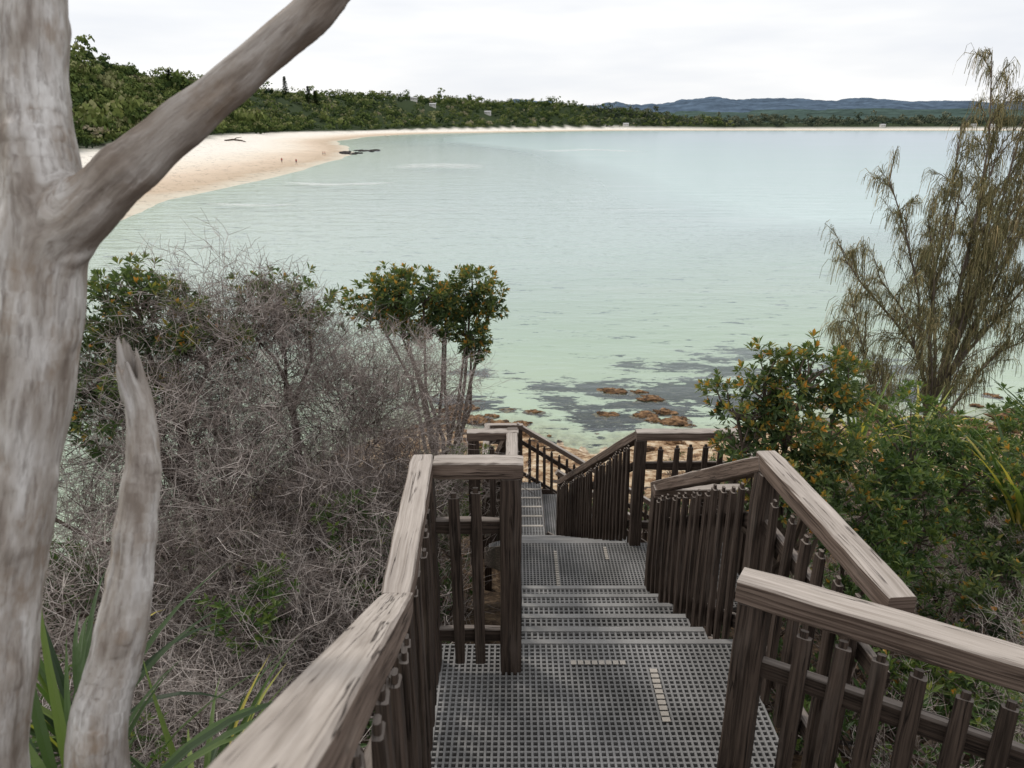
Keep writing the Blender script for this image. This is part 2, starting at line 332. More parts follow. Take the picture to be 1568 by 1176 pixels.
for (x0,x1,y0,y1,z) in ((-.36,1.03,1.58,2.77,zA),(-.02,1.75,4.48,5.27,zB),(-.38,.45,8.73,10.6,zC)):
    for i in range(4):
        y=y0+(y1-y0)*i/3; b.beam((x0,y,z-.11),(x1,y,z-.11),.05,.14,seg=2)
    for x in (x0,x1): b.beam((x,y0,z-.12),(x,y1,z-.12),.045,.16,seg=2)
    for x in (x0+.05,x1-.05):
        for y in (y0+.06,y1-.06): b.beam((x,y,z-.18),(x,y,gz(x,y)-.3),.1,.1,seg=2)
addobj('bearers_and_stringers',b.mesh('bearers'),[M_post],st)
# ------------------------------------------------------------ railings
def railing(p0,p1,posts=(1,1),side=1,sp=.118,ext=(.05,.05),capw=.088,caph=.072,H=1.0,pw=.088):
    p0=Vector(p0);p1=Vector(p1); b=MB(); d=p1-p0; dh=Vector((d.x,d.y,0)); ln=dh.length; dn=dh.normalized(); sd=dn.cross(Vector((0,0,1)))*side
    up=Vector((0,0,1)); sl=d/ln
    a=p0-sl*ext[0]; c=p1+sl*ext[1]
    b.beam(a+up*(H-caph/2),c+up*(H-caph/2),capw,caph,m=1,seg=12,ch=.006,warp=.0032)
    for (pp,on) in ((p0,posts[0]),(p1,posts[1])):
        if on: b.beam(pp+up*(-.18),pp+up*(H-caph-.001),pw,pw,seg=8,ch=.006,side=dn,warp=.005)
    for hh,tk in ((.70,.07),(.17,.07)):
        b.beam(p0+up*hh+dn*pw*.3,p1+up*hh-dn*pw*.3,.035,tk,seg=3,warp=.003)
    n=max(1,int(round((ln-pw)/sp)))
    for i in range(1,n):
        q=p0+sl*(pw/2+(ln-pw)*i/n)+sd*.034; tw=U(-.1,.1); top=.868+U(-.018,.018)
        dr=(dn+sd*tw).normalized(); w=.046
        lean=Vector((U(-.012,.012),U(-.012,.012),0))
        b.beam(q+up*.045,q+up*top+lean,w,.028,seg=4,ch=.005,side=dr,warp=.004)
        b.beam(q+up*top+lean,q+up*(top+.022)+lean,w*.62,.018,seg=1,ch=.005,side=dr)
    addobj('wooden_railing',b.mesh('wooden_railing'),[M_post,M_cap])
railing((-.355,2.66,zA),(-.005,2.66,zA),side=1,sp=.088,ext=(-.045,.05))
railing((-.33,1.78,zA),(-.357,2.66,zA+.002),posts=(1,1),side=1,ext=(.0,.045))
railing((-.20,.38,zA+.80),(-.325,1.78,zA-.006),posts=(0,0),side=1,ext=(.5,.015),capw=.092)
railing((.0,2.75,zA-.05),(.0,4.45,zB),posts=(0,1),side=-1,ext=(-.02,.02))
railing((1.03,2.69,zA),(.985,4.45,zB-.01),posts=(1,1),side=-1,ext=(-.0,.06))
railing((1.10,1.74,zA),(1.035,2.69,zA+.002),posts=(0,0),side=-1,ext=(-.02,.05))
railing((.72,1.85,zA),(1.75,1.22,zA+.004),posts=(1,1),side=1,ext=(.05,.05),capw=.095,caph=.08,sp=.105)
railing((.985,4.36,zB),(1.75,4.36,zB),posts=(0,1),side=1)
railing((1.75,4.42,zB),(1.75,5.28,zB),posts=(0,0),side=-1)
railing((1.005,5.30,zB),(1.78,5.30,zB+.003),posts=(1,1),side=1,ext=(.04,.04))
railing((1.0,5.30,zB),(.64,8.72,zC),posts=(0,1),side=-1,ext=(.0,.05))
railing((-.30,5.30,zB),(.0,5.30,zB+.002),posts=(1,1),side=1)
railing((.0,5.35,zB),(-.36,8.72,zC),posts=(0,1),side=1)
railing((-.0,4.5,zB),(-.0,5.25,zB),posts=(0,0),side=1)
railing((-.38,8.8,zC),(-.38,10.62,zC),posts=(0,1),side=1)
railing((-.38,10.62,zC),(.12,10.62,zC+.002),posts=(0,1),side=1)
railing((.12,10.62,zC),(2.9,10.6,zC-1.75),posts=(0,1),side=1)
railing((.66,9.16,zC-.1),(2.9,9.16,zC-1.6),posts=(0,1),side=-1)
# ------------------------------------------------------------ foreground bare tree
def crom(P,n):
    out=[]
    for i in range(len(P)-1):
        p0=P[max(i-1,0)];p1=P[i];p2=P[i+1];p3=P[min(i+2,len(P)-1)]
        for j in range(n):
            t=j/n; out.append(tuple(.5*((2*b)+(-a+c)*t+(2*a-5*b+4*c-d)*t*t+(-a+3*b-3*c+d)*t**3) for a,b,c,d in zip(p0,p1,p2,p3)))
    out.append(P[-1]); return out
def barewood(name,chains,voxel=.006,jag=None,smi=20):
    b=MB()
    for ch in chains:
        q=crom(ch,8); pts=[Vector(p[:3])+Vector((0,0,CZ)) for p in q]; rad=[max(.002,p[3]) for p in q]
        rad=[r*(1+.10*mn.noise(Vector((i*.35,3.3,len(chains))))) for i,r in enumerate(rad)]
        b.tube(pts,rad,20,cap=True); b.face(tuple(len(b.v)-len(pts)*20+j for j in range(19,-1,-1)))
    ob=addobj(name,b.mesh(name),[M_dead]); md=ob.modifiers.new('r','REMESH'); md.mode='VOXEL'; md.voxel_size=voxel
    sm=ob.modifiers.new('s','SMOOTH'); sm.iterations=smi; sm.factor=.7
    dg=bpy.context.evaluated_depsgraph_get(); me=D.meshes.new_from_object(ob.evaluated_get(dg)); ob.modifiers.clear()
    n=len(me.vertices); co=np.empty(n*3,np.float32); me.vertices.foreach_get('co',co); co=co.reshape(-1,3).astype(float)
    nr=np.empty(n*3,np.float32); me.vertices.foreach_get('normal',nr); nr=nr.reshape(-1,3)
    ws=[];cs=[]
    for ch in chains:
        q=np.array(crom(ch,8)); A=q[:-1,:3]+[0,0,CZ]; B=q[1:,:3]+[0,0,CZ]; e=B-A; el=(e*e).sum(1)
        best=np.full(n,1e9); al=np.zeros(n); cum=np.concatenate([[0],np.cumsum(np.sqrt(el))]); cen=np.zeros((n,3))
        for i in range(len(A)):
            t=np.clip(((co-A[i])@e[i])/el[i],0,1); c=A[i]+t[:,None]*e[i]; dd=np.linalg.norm(co-c,axis=1)-q[i,3]
            mk=dd<best; best[mk]=dd[mk]; al[mk]=(cum[i]+t*math.sqrt(el[i]))[mk]; cen[mk]=c[mk]
        g=(q[-1,:3]-q[0,:3]); g/=np.linalg.norm(g); e1=np.cross([0,1,0],g); e1/=np.linalg.norm(e1); e2=np.cross(g,e1)
        off=co-cen; cs.append(np.stack([off@e1,off@e2,al],1)); ws.append(np.exp(-np.clip(best,0,1)/.007)+1e-9)
    W=np.array(ws); W/=W.sum(0)
    for i in range(1,len(cs)):
        mk=(W[i]>.2)&(W[i]<.8)
        if mk.any(): cs[i]=cs[i]+np.median(cs[0][mk]-cs[i][mk],axis=0)*np.array([0,0,1])
    bk=sum(w[:,None]*c for w,c in zip(W,cs))
    disp=np.array([ .005*mn.noise(Vector((p[0]*30,p[1]*30,p[2]*6)))+.0026*mn.noise(Vector((p[0]*80,p[1]*80,p[2]*11))) +.016*max(0,mn.noise(Vector((p[0]*18,p[1]*18,p[2]*14)))-.3) for p in bk])
    co+=nr*disp[:,None]
    if jag: 
        k=np.array([mn.noise(Vector((p[0]*70,p[1]*70,0))) for p in bk]); top=co[:,2]>jag
        co[:,2]=np.where(top,jag+(co[:,2]-jag)*(1+1.6*k),co[:,2])
    me.vertices.foreach_set('co',co.astype(np.float32).ravel())
    a=me.attributes.new('bark','FLOAT_VECTOR','POINT'); a.data.foreach_set('vector',bk.astype(np.float32).ravel())
    if len(chains)>1 and jag is None: setattrf(me,'limb',W[1]*sstep(.03,.14,co[:,0]+.70))
    me.polygons.foreach_set('use_smooth',np.ones(len(me.polygons),bool)); me.update(); ob.data=me
    if not me.materials: me.materials.append(M_dead)
    return ob
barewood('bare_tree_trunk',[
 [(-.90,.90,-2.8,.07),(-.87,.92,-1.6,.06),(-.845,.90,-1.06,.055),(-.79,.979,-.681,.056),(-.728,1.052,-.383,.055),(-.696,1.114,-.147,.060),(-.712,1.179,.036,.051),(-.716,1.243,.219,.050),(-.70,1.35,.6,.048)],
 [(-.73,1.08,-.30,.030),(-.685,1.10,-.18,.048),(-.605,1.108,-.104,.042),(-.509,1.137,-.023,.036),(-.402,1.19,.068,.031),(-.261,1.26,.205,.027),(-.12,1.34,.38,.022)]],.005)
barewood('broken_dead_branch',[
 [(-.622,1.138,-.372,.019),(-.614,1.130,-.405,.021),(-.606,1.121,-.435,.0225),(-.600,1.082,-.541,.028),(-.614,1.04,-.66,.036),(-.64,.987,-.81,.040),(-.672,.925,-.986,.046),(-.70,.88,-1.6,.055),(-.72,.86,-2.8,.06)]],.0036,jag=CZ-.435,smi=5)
# ------------------------------------------------------------ dead shrubs
def grow(b,p,d,ln,r,lev,maxlev,gen):
    seg=4 if lev<2 else (3 if lev<maxlev else 2); pts=[p]; rad=[r]; q=p; dd=d
    for i in range(seg):
        dd=(dd+Vector((U(-1,1),U(-1,1),U(-.75,.8)))*(.4 if lev<4 else .33)).normalized(); q=q+dd*ln/seg; pts.append(q); rad.append(r*(1-.4*(i+1)/seg))
    b.tube(pts,rad,6 if r>.012 else 3,t=min(1,max(0,(.04,.08,.25,.5,.62,.7)[lev]+U(-.22,.28))))
    if lev>=maxlev: return
    for k in range(gen[lev]):
        i=random.randint(1,seg) if k>0 else seg
        ax=Vector((U(-1,1),U(-1,1),U(-.5,.9))).normalized()
        nd=(dd*.7+ax*.9).normalized()
        grow(b,pts[i],nd,ln*U(.55,.8),max(.0019,rad[i]*U(.5,.74)),lev+1,maxlev,gen)
def arr(b): return (np.array([tuple(v) for v in b.v]),np.array(b.f),np.array(b.t))
shr=[]
for s in range(4):
    b=MB()
    for k in range(5):
        an=k/5*math.tau+U(-.4,.4); d=Vector((math.cos(an)*.5,math.sin(an)*.5,1)).normalized()
        grow(b,Vector((math.cos(an)*.1,math.sin(an)*.1,-.1)),d,1.35*U(.85,1.15),U(.026,.045),0,5,[3,4,4,4,3])
    shr.append(arr(b))
spr=[]
for s in range(14):
    b=MB(); grow(b,Vector((0,0,0)),Vector((0,0,1)),.42,.0055,2,5,[0,0,4,4,4]); spr.append(arr(b))
def thicket(name,items,blobs=()):
    VV=[];FF=[];TT=[];o0=0
    for (x,y,sc) in items:
        V,F,T=shr[random.randrange(4)]; an=U(0,6.28); c,s=math.cos(an),math.sin(an)
        W=np.stack([(V[:,0]*c-V[:,1]*s)*sc,(V[:,0]*s+V[:,1]*c)*sc,V[:,2]*sc],1)+[x,y,gz(x,y)]
        VV.append(W);FF.append(F+o0);TT.append(np.clip(T+U(-.15,.12),0,1)); o0+=len(V)
    for (x,y,z,r,n) in blobs:
        bt=U(-.1,.12)
        for k in range(n):
            d=Vector((random.gauss(0,1),random.gauss(0,1),random.gauss(.35,.9))).normalized(); f=U(.15,.72)
            p=Vector((x,y,z))+Vector((d.x*r,d.y*r,d.z*r))*f
            g=(d*.7+Vector((0,0,.45))+Vector((U(-1,1),U(-1,1),U(-1,1)))*.4)
            M=np.array(g.to_track_quat('Z','Y').to_matrix()); V,F,T=spr[random.randrange(14)]; sc=U(.6,1.05)*(.7+.35*r)
            an=U(0,6.28); c,s=math.cos(an),math.sin(an); Rz=np.array([[c,-s,0],[s,c,0],[0,0,1]])
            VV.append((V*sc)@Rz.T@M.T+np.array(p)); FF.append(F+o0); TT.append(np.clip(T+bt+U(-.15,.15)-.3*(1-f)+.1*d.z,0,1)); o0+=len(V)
    addobj(name,npmesh(name,np.concatenate(VV),np.concatenate(FF),np.concatenate(TT)),[M_twig])
thicket('dead_shrub_thicket',[(-2.6,5.6,1.1),(-1.9,5.2,.95),(-3.4,6.2,1.1),(-1.5,6.2,.9),(-3.9,5.2,1.05),(-2.8,4.4,.9),(-1.7,4.2,.7),(-2.2,3.4,.6),(-3.2,3.4,.65),(-1.35,5.0,.65),(-3.5,4.2,.8)],
 [(-2.35,5.8,10.0,.8,105),(-1.8,5.8,9.9,.7,85),(-3.2,5.8,9.6,.8,85),(-1.3,5.7,9.6,.58,70),(-2.4,5.2,9.3,.9,90),(-1.1,5.4,9.1,.5,50),(-3.3,4.9,8.9,.85,60),(-1.7,4.7,9.0,.6,50),(-2.7,4.2,8.8,.7,50),(-1.2,4.6,8.6,.42,30),(-4.1,5.8,9.3,.7,50),(-1.0,6.6,9.4,.5,50)])
thicket('dead_shrub',[(3.3,3.6,.5),(2.9,2.7,.36)])
thicket('dead_shrub',[(3.6,4.9,.6),(2.1,2.3,.3)])
thicket('dead_shrub',[(-1.25,2.2,.34),(-1.6,1.7,.3),(-1.5,3.1,.45)])
# ------------------------------------------------------------ leafy plants
def rvec():
    while 1:
        v=Vector((U(-1,1),U(-1,1),U(-1,1)))
        if .05<v.length<1: return v
def rosette(b,p,ax,n,ln,m,tip,base):
    ax=ax.normalized(); a=ax.cross(Vector((.3,.2,.9))).normalized(); c=ax.cross(a)
    for i in range(n):
        an=i*2.4; ph=.25+1.15*(i/n) ; rd=a*math.cos(an)+c*math.sin(an); d=(ax*math.cos(ph)+rd*math.sin(ph)).normalized()
        t=base+U(-.2,.2)
        if i<n*.33 and tip: t=U(.76,1)
        b.leaf(p+ax*(1-i/n)*ln*.35,d,ax,ln*U(.75,1.15)*(1 if i>n*.3 else .7),ln*.3,min(1,max(0,t)),m)
def bushy(name,base,blobs,dens=1.0,ln=.075,lm=None,tipp=.4,r0=.035,lf=9,fk=.45,spread=.36):
    b=MB(); bx,by=base; bz=gz(bx,by)-.15; P0=Vector((bx,by,bz)); cen=sum((Vector(q[:3]) for q in blobs),Vector())/len(blobs)
    fork=P0.lerp(cen,fk)+Vector((U(-.1,.1),U(-.1,.1),0))
    b.tube([P0,P0.lerp(fork,.35)+rvec()*.1,P0.lerp(fork,.7)+rvec()*.1,fork],[r0*1.3,r0*1.15,r0*1.1,r0],8,t=.4,m=1)
    for (x,y,z,r) in blobs:
        C=Vector((x,y,z)); e=C-Vector((0,0,r*.5)); m0=fork.lerp(e,.3)+rvec()*.14; mid=fork.lerp(e,.65)+rvec()*.16-Vector((0,0,.06)); b.tube([fork,m0,mid,e],[r0*.65,r0*.55,r0*.42,r0*.28],6,t=.5,m=1)
        subs=[]
        for k in range(int(10+r*18)):
            v=rvec(); v.z=v.z*.75+.1; q=C+v*r*1.15; b.tube([e,e.lerp(q,.5)+rvec()*.05,q],[r0*.25,.005,.003],4,t=.6,m=1); subs.append(q)
        for k in range(int(dens*480*r*r*4)):
            s=random.choice(subs); q=s+rvec()*r*spread; out=(q-C); out.z+=r*.5
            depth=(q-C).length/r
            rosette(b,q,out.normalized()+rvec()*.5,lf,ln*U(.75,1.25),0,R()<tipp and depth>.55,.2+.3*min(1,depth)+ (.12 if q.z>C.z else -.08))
    return addobj(name,b.mesh(name),[lm or M_leaf,M_bark])
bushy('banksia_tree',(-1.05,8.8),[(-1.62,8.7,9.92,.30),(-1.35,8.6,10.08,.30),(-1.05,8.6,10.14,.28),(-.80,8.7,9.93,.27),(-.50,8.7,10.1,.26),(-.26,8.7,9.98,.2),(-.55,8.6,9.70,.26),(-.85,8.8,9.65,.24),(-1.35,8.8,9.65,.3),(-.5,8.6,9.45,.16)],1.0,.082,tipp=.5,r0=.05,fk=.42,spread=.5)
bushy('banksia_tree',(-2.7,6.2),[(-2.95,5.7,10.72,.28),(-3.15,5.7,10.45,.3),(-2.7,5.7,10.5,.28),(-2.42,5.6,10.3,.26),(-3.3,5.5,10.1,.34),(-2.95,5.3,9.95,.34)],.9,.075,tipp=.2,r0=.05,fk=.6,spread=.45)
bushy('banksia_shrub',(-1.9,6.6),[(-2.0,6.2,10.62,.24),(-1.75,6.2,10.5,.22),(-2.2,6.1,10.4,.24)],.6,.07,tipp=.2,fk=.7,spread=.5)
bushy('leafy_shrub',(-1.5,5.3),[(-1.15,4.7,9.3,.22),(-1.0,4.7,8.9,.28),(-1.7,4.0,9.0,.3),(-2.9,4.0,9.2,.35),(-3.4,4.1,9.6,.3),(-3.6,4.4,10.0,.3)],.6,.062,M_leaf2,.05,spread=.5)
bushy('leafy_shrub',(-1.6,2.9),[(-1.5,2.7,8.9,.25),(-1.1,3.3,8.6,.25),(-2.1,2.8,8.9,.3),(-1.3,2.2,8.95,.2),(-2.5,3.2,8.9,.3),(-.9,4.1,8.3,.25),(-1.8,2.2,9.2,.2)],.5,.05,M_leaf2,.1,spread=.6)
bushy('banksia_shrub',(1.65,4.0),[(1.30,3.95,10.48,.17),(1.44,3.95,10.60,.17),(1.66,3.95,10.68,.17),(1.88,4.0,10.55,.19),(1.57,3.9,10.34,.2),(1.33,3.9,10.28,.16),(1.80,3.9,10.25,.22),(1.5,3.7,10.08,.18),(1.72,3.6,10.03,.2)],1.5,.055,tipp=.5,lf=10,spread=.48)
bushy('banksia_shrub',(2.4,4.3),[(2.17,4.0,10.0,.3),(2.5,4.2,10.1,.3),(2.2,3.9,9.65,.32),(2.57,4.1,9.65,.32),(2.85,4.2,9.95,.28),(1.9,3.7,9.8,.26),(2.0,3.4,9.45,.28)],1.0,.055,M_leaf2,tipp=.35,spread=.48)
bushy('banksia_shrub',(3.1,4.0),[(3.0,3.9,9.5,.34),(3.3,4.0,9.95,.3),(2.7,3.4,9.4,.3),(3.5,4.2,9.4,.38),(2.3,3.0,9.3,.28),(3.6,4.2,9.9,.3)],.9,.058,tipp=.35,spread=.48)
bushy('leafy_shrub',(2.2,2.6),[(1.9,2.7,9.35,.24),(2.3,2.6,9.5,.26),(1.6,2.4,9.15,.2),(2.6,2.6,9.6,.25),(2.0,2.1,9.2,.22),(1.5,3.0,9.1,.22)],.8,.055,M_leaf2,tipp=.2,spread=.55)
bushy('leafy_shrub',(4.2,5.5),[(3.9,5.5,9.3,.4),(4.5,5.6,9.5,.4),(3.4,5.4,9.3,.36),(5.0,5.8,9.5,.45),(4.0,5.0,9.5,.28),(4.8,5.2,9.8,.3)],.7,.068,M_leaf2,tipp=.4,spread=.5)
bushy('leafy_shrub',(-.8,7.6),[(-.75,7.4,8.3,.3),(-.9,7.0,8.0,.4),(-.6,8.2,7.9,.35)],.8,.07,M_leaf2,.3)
# she-oak
def sheoak(base,limbs,nstr):
    b=MB(); bz=gz(*base)-.2; P0=Vector((*base,bz)); F=Vector((base[0]-.35,base[1]+.1,bz+1.6)); F2=Vector((base[0]-.25,base[1],bz+3.0))
    b.tube([P0,P0.lerp(F,.5)+Vector((.08,0,0)),F,F2],[.07,.055,.042,.026],8,t=.6,m=1)
    for (x,y,z) in limbs:
        E=Vector((x,y,CZ+z)); st0=F.lerp(F2,R()*.4) if z<-1.3 else F2.lerp(F,R()*.6)
        if z<-1.9: st0=P0.lerp(F,.8)
        mid=st0.lerp(E,.5)+Vector((0,0,.1))+rvec()*.14; q1=st0.lerp(mid,.5)+rvec()*.06; q2=mid.lerp(E,.5)+rvec()*.07+Vector((0,0,.05))
        pts=[st0,q1,mid,q2,E]; b.tube(pts,[.02,.016,.012,.008,.004],5,t=.7,m=1)
        nt=22
        for k in range(nt):
            f=.3+.7*(k+R())/nt; ff=f*4; i=min(3,int(ff)); p=pts[i].lerp(pts[i+1],ff-i)
            d=(E-st0).normalized()*.6+rvec()*.85+Vector((0,0,.3)); tl=U(.2,.5)*(1.15-.5*f)
            q=p+d*tl*.6; q3=q+d*tl*.4+Vector((0,0,-.06)); b.tube([p,q,q3],[.005,.0035,.002],3,t=.7,m=1)
            for j in range(nstr):
                g=R(); s0=p.lerp(q,g*2) if g<.5 else q.lerp(q3,g*2-1)
                dd=(d.normalized()*.7+rvec()*.6); l=U(.12,.34); t=min(1,max(0,.45+U(-.4,.4)+.2*(f-.5)))
                a1=s0+dd*l*.35; a2=a1+(dd*.5+Vector((0,0,-.7)))*l*.35; a3=a2+(dd*.15+Vector((0,0,-1)))*l*.35
                w=rvec().normalized()*.0022; v0=len(b.v)
                for a in (s0,a1,a2,a3): b.v+= [a+w,a-w]
                for s in range(3): b.face((v0+2*s,v0+2*s+1,v0+2*s+3,v0+2*s+2),t,0)
    return addobj('sheoak_tree',b.mesh('sheoak'),[M_needle,M_bark])
sheoak((4.5,6.9),[(4.1,6.9,.58),(4.6,7,.38),(3.3,6.7,-.45),(3.9,6.8,-.0),(2.98,6.6,-1.15),(2.98,6.5,-1.85),(4.85,7,-.45),(4.7,6.8,-1.4),(3.7,6.7,-.8),(4.3,6.7,-2.0),(3.4,6.5,-2.2),(4.3,6.8,-.1),(5.2,7.1,.05),(4.2,6.6,-.9),(5.0,6.8,-1.9),(3.3,6.6,-1.3),(4.5,6.6,-.7),(5.2,6.8,-1.0),(3.75,6.5,-1.7),(3.1,6.6,-1.55),(4.3,6.9,.3),(4.7,7,-.1),(4.0,6.8,-.45),(4.9,6.9,.2)],38)
def strap(name,x,y,z,n,ln,w,tb):
    b=MB()
    for i in range(n):
        an=U(0,6.28); l=ln*U(.6,1.15); sp=U(.25,1.1); p=Vector((x,y,z))+Vector((math.cos(an),math.sin(an),0))*U(0,.06); t=min(1,max(0,tb+U(-.35,.35)))
        if R()<.12: t=U(.88,1)
        d=Vector((math.cos(an)*sp,math.sin(an)*sp,1)).normalized(); sd=d.cross(Vector((0,0,1))).normalized(); v0=len(b.v); k=8; q=p.copy()
        dro=U(.1,.5)
        for s in range(k+1):
            f=s/k; ww=w*(.5+.9*f if f<.4 else .86*(1-f)/.6+.02)*.5; up=sd.cross(d).normalized()
            b.v+=[q+sd*ww+up*ww*.35,q,q-sd*ww+up*ww*.35]; q=q+d*l/k; d=(d+Vector((0,0,-dro*.55))+sd*U(-.03,.03)).normalized()
        for s in range(k):
            a=v0+3*s; b.face((a,a+1,a+4,a+3),t); b.face((a+1,a+2,a+5,a+4),t)
    return addobj(name,b.mesh(name),[M_strap])
strap('strap_leaf_plant',-1.0,1.25,CZ-1.66,44,.8,.030,.4)
strap('strap_leaf_plant',-.86,1.50,CZ-1.85,34,.5,.022,.5)
strap('strap_leaf_plant',-1.3,1.75,CZ-1.8,30,.65,.028,.35)
strap('pandanus_plant',3.05,3.9,CZ-2.25,46,.75,.045,.55)
strap('strap_leaf_plant',2.35,4.6,CZ-2.1,30,.6,.03,.7)
strap('strap_leaf_plant',3.9,4.9,CZ-2.2,34,.7,.035,.55)
strap('strap_leaf_plant',2.8,4.7,CZ-2.1,24,.55,.03,.7)
# undergrowth mass
b=MB()
def inpath(x,y): return (-.5<x<1.15 and y<8.6) or (-.6<x<1.9 and 4.2<y<5.5) or (-.7<x<3.1 and 8.4<y<10.9)
cnt=0; pts=[]
while cnt<4200:
    y=U(.9,22); x=U(-9,13) if y>6 else U(-6,6)
    if inpath(x,y) or (x>-1.0 and y<1.6 and x<1.9): continue
    if y>13 and R()<.5: continue
    if x>-.3 and x<5 and y>15: continue
    pts.append((x,y)); cnt+=1
PX=np.array([p[0] for p in pts]);PY=np.array([p[1] for p in pts]); H0,_,DD=terrain(PX,PY)
for (x,y),h,dd in zip(pts,H0,DD):
    if dd<2: continue
    sz=1+y*.035; q=Vector((x,y,h)); hh=U(.05,.6)*sz
    if R()<.62:
        base=U(.1,.6)
        for k in range(4): rosette(b,q+Vector((U(-.15,.15),U(-.15,.15),hh*U(.5,1))),Vector((U(-.6,.6),U(-.6,.6),1)),7,.07*sz,0,False,base)
    for k in range(5):
        d=Vector((U(-1,1),U(-1,1),U(.1,1.1))).normalized(); l=U(.2,.6)*sz; m1=q+d*l*.5+rvec()*.07; b.tube([q,m1,m1+d*l*.5+rvec()*.1],[.006*sz,.004*sz,.002],3,t=U(.0,.5),m=1)
addobj('undergrowth',b.mesh('undergrowth'),[M_leaf2,M_twig])
# ------------------------------------------------------------ rocks
bm=bmesh.new(); bmesh.ops.create_icosphere(bm,subdivisions=4,radius=1); ICV=[v.co.copy() for v in bm.verts]; ICF=[tuple(v.index for v in f.verts) for f in bm.faces]; bm.free()
def rockmesh(b,c,rx,ry,rz,seed):
    o0=len(b.v); s=Vector((seed,seed*.3,0))
    for n in ICV:
        k=1+.6*mn.noise(n*1.3+s)+.35*mn.noise(n*3.2+s*2)+.18*mn.noise(n*8+s)
        b.v.append(Vector((c[0]+n.x*rx*k,c[1]+n.y*ry*k,c[2]+n.z*rz*k)))
    for f in ICF: b.face((o0+f[0],o0+f[1],o0+f[2]))
b=MB()
for i in range(120):
    x=U(-7,24); sy=np.interp(x,[-6,-3.7,-1.5,0,3,6,9,14,25],[28,30,29,28.8,26.5,28,28,30,31]); y=sy+random.gauss(-1.4,1.5)
    r=U(.1,.36)*(1.3 if x>10 else 1)*(.5 if 1<x<5 else 1); rockmesh(b,(x,y,gz(x,y)+r*.02),r*U(.8,1.6),r*U(.7,1.2),r*U(.3,.5),i*1.7)
for (x0,x1,y0,y1,n) in [(-3.4,1.2,29,31.3,18),(5.4,7.4,28.8,30.5,7),(12,20,30,32,8),(3,9,30,34,6)]:
    for i in range(n):
        r=U(.18,.42); rockmesh(b,(U(x0,x1),U(y0,y1),-.06),r*1.6,r,r*.4,i*2.3+x0)
addobj('shoreline_rocks',b.mesh('rocks',True),[M_rock])
b=MB()
for i in range(22): rockmesh(b,(-69+U(-5,6),345+U(-28,30),.1),U(.6,1.8),U(1,3),U(.2,.6),i)
addobj('spit_rocks',b.mesh('spit',True),[M_reef])
b=MB(); zz0=gz(-150,420)
b.tube([Vector((-158,428,zz0+.6)),Vector((-152,425,zz0+1.1)),Vector((-146,420,zz0+.7)),Vector((-141,412,zz0+.3))],[.35,.5,.4,.2],8,t=.2); b.tube([Vector((-152,425,zz0+1)),Vector((-150,424,zz0+2)),Vector((-147,424,zz0+2.4))],[.3,.2,.1],6,t=.2)
addobj('driftwood_log',b.mesh('log'),[M_bark])
# breaking waves
m,nt,o=mat('wave_foam'); tc=N(nt,'ShaderNodeNewGeometry').outputs['Position']; n=noiset(nt,mapping(nt,tc,(.25,1.2,1)),1,4,.7)
d=N(nt,'ShaderNodeBsdfDiffuse'); d.inputs[0].default_value=(.8,.81,.82,1); t=N(nt,'ShaderNodeBsdfTransparent'); x=N(nt,'ShaderNodeMixShader')
L(nt,mth(nt,'MULTIPLY',ramp(nt,n,[(.40,0),(.65,.9)]).outputs[0],attr(nt,'fade').outputs['Fac']),x.inputs[0]); L(nt,t.outputs[0],x.inputs[1]); L(nt,d.outputs[0],x.inputs[2]); L(nt,x.outputs[0],o.inputs['Surface']); M_foam=m
def wave(x0,x1,y,wd,bend,amp=.35):
    nx=60; ny=8; xs=np.linspace(x0,x1,nx); co=[];fd=[]
    for i,xx in enumerate(xs):
        f=i/(nx-1)
        for j in range(ny):
            g=j/(ny-1); yy=y+bend*(f-.5)**2*4+(g-.5)*wd+math.sin(xx*.21)*wd*.15; co.append((xx,yy,.03+amp*math.exp(-((g-.5)/.22)**2)*math.sin(math.pi*f)**.5)); fd.append(math.sin(math.pi*g)*min(1,math.sin(math.pi*f)*1.5))
    i=(np.arange(nx-1)[:,None]*ny+np.arange(ny-1)[None,:]).ravel(); F=np.stack([i,i+ny,i+ny+1,i+1],1)
    me=npmesh('wave',np.array(co),F); setattrf(me,'fade',np.array(fd)); addobj('breaking_wave',me,[M_foam])
wave(-36,-7,229,34,6,.15); wave(8,62,371,40,-14,.15); wave(-50,-24,160,9,4,.05); wave(-49,-33,118,4,2,.04)
# ------------------------------------------------------------ forest
def treetemplate(nf,seed,tall=1):
    rng=np.random.RandomState(seed); V=[];T=[]
    nl=rng.randint(4,8); lob=rng.uniform(-.6,.6,(nl,3)); lob[:,2]=rng.uniform(.2,.9,nl)*tall; lr=rng.uniform(.28,.55,nl)
    for i in range(nf):
        k=rng.randint(nl); d=rng.normal(size=3); d/=np.linalg.norm(d); d[2]=abs(d[2])*.9-.15
        rr=lr[k]*rng.uniform(.7,1.0); c=lob[k]+d*rr; n=d+rng.normal(size=3)*.5; n/=np.linalg.norm(n)
        a=np.cross(n,[.3,.2,.9]); a/=np.linalg.norm(a); b2=np.cross(n,a); s=rng.uniform(.07,.15)
        V+= [c+a*s*rng.uniform(.6,1.3),c+b2*s*rng.uniform(.6,1.3),c-a*s*rng.uniform(.6,1.3),c-b2*s*rng.uniform(.6,1.3)]
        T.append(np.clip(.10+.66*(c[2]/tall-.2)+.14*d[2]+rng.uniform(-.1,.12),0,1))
    return np.array(V),np.array(T)
tmpl=[treetemplate(140,i,(1,1.5,.8)[i%3]) for i in range(9)]; tmplf=[treetemplate(60,50+i,(1,1.3)[i%2]) for i in range(6)]
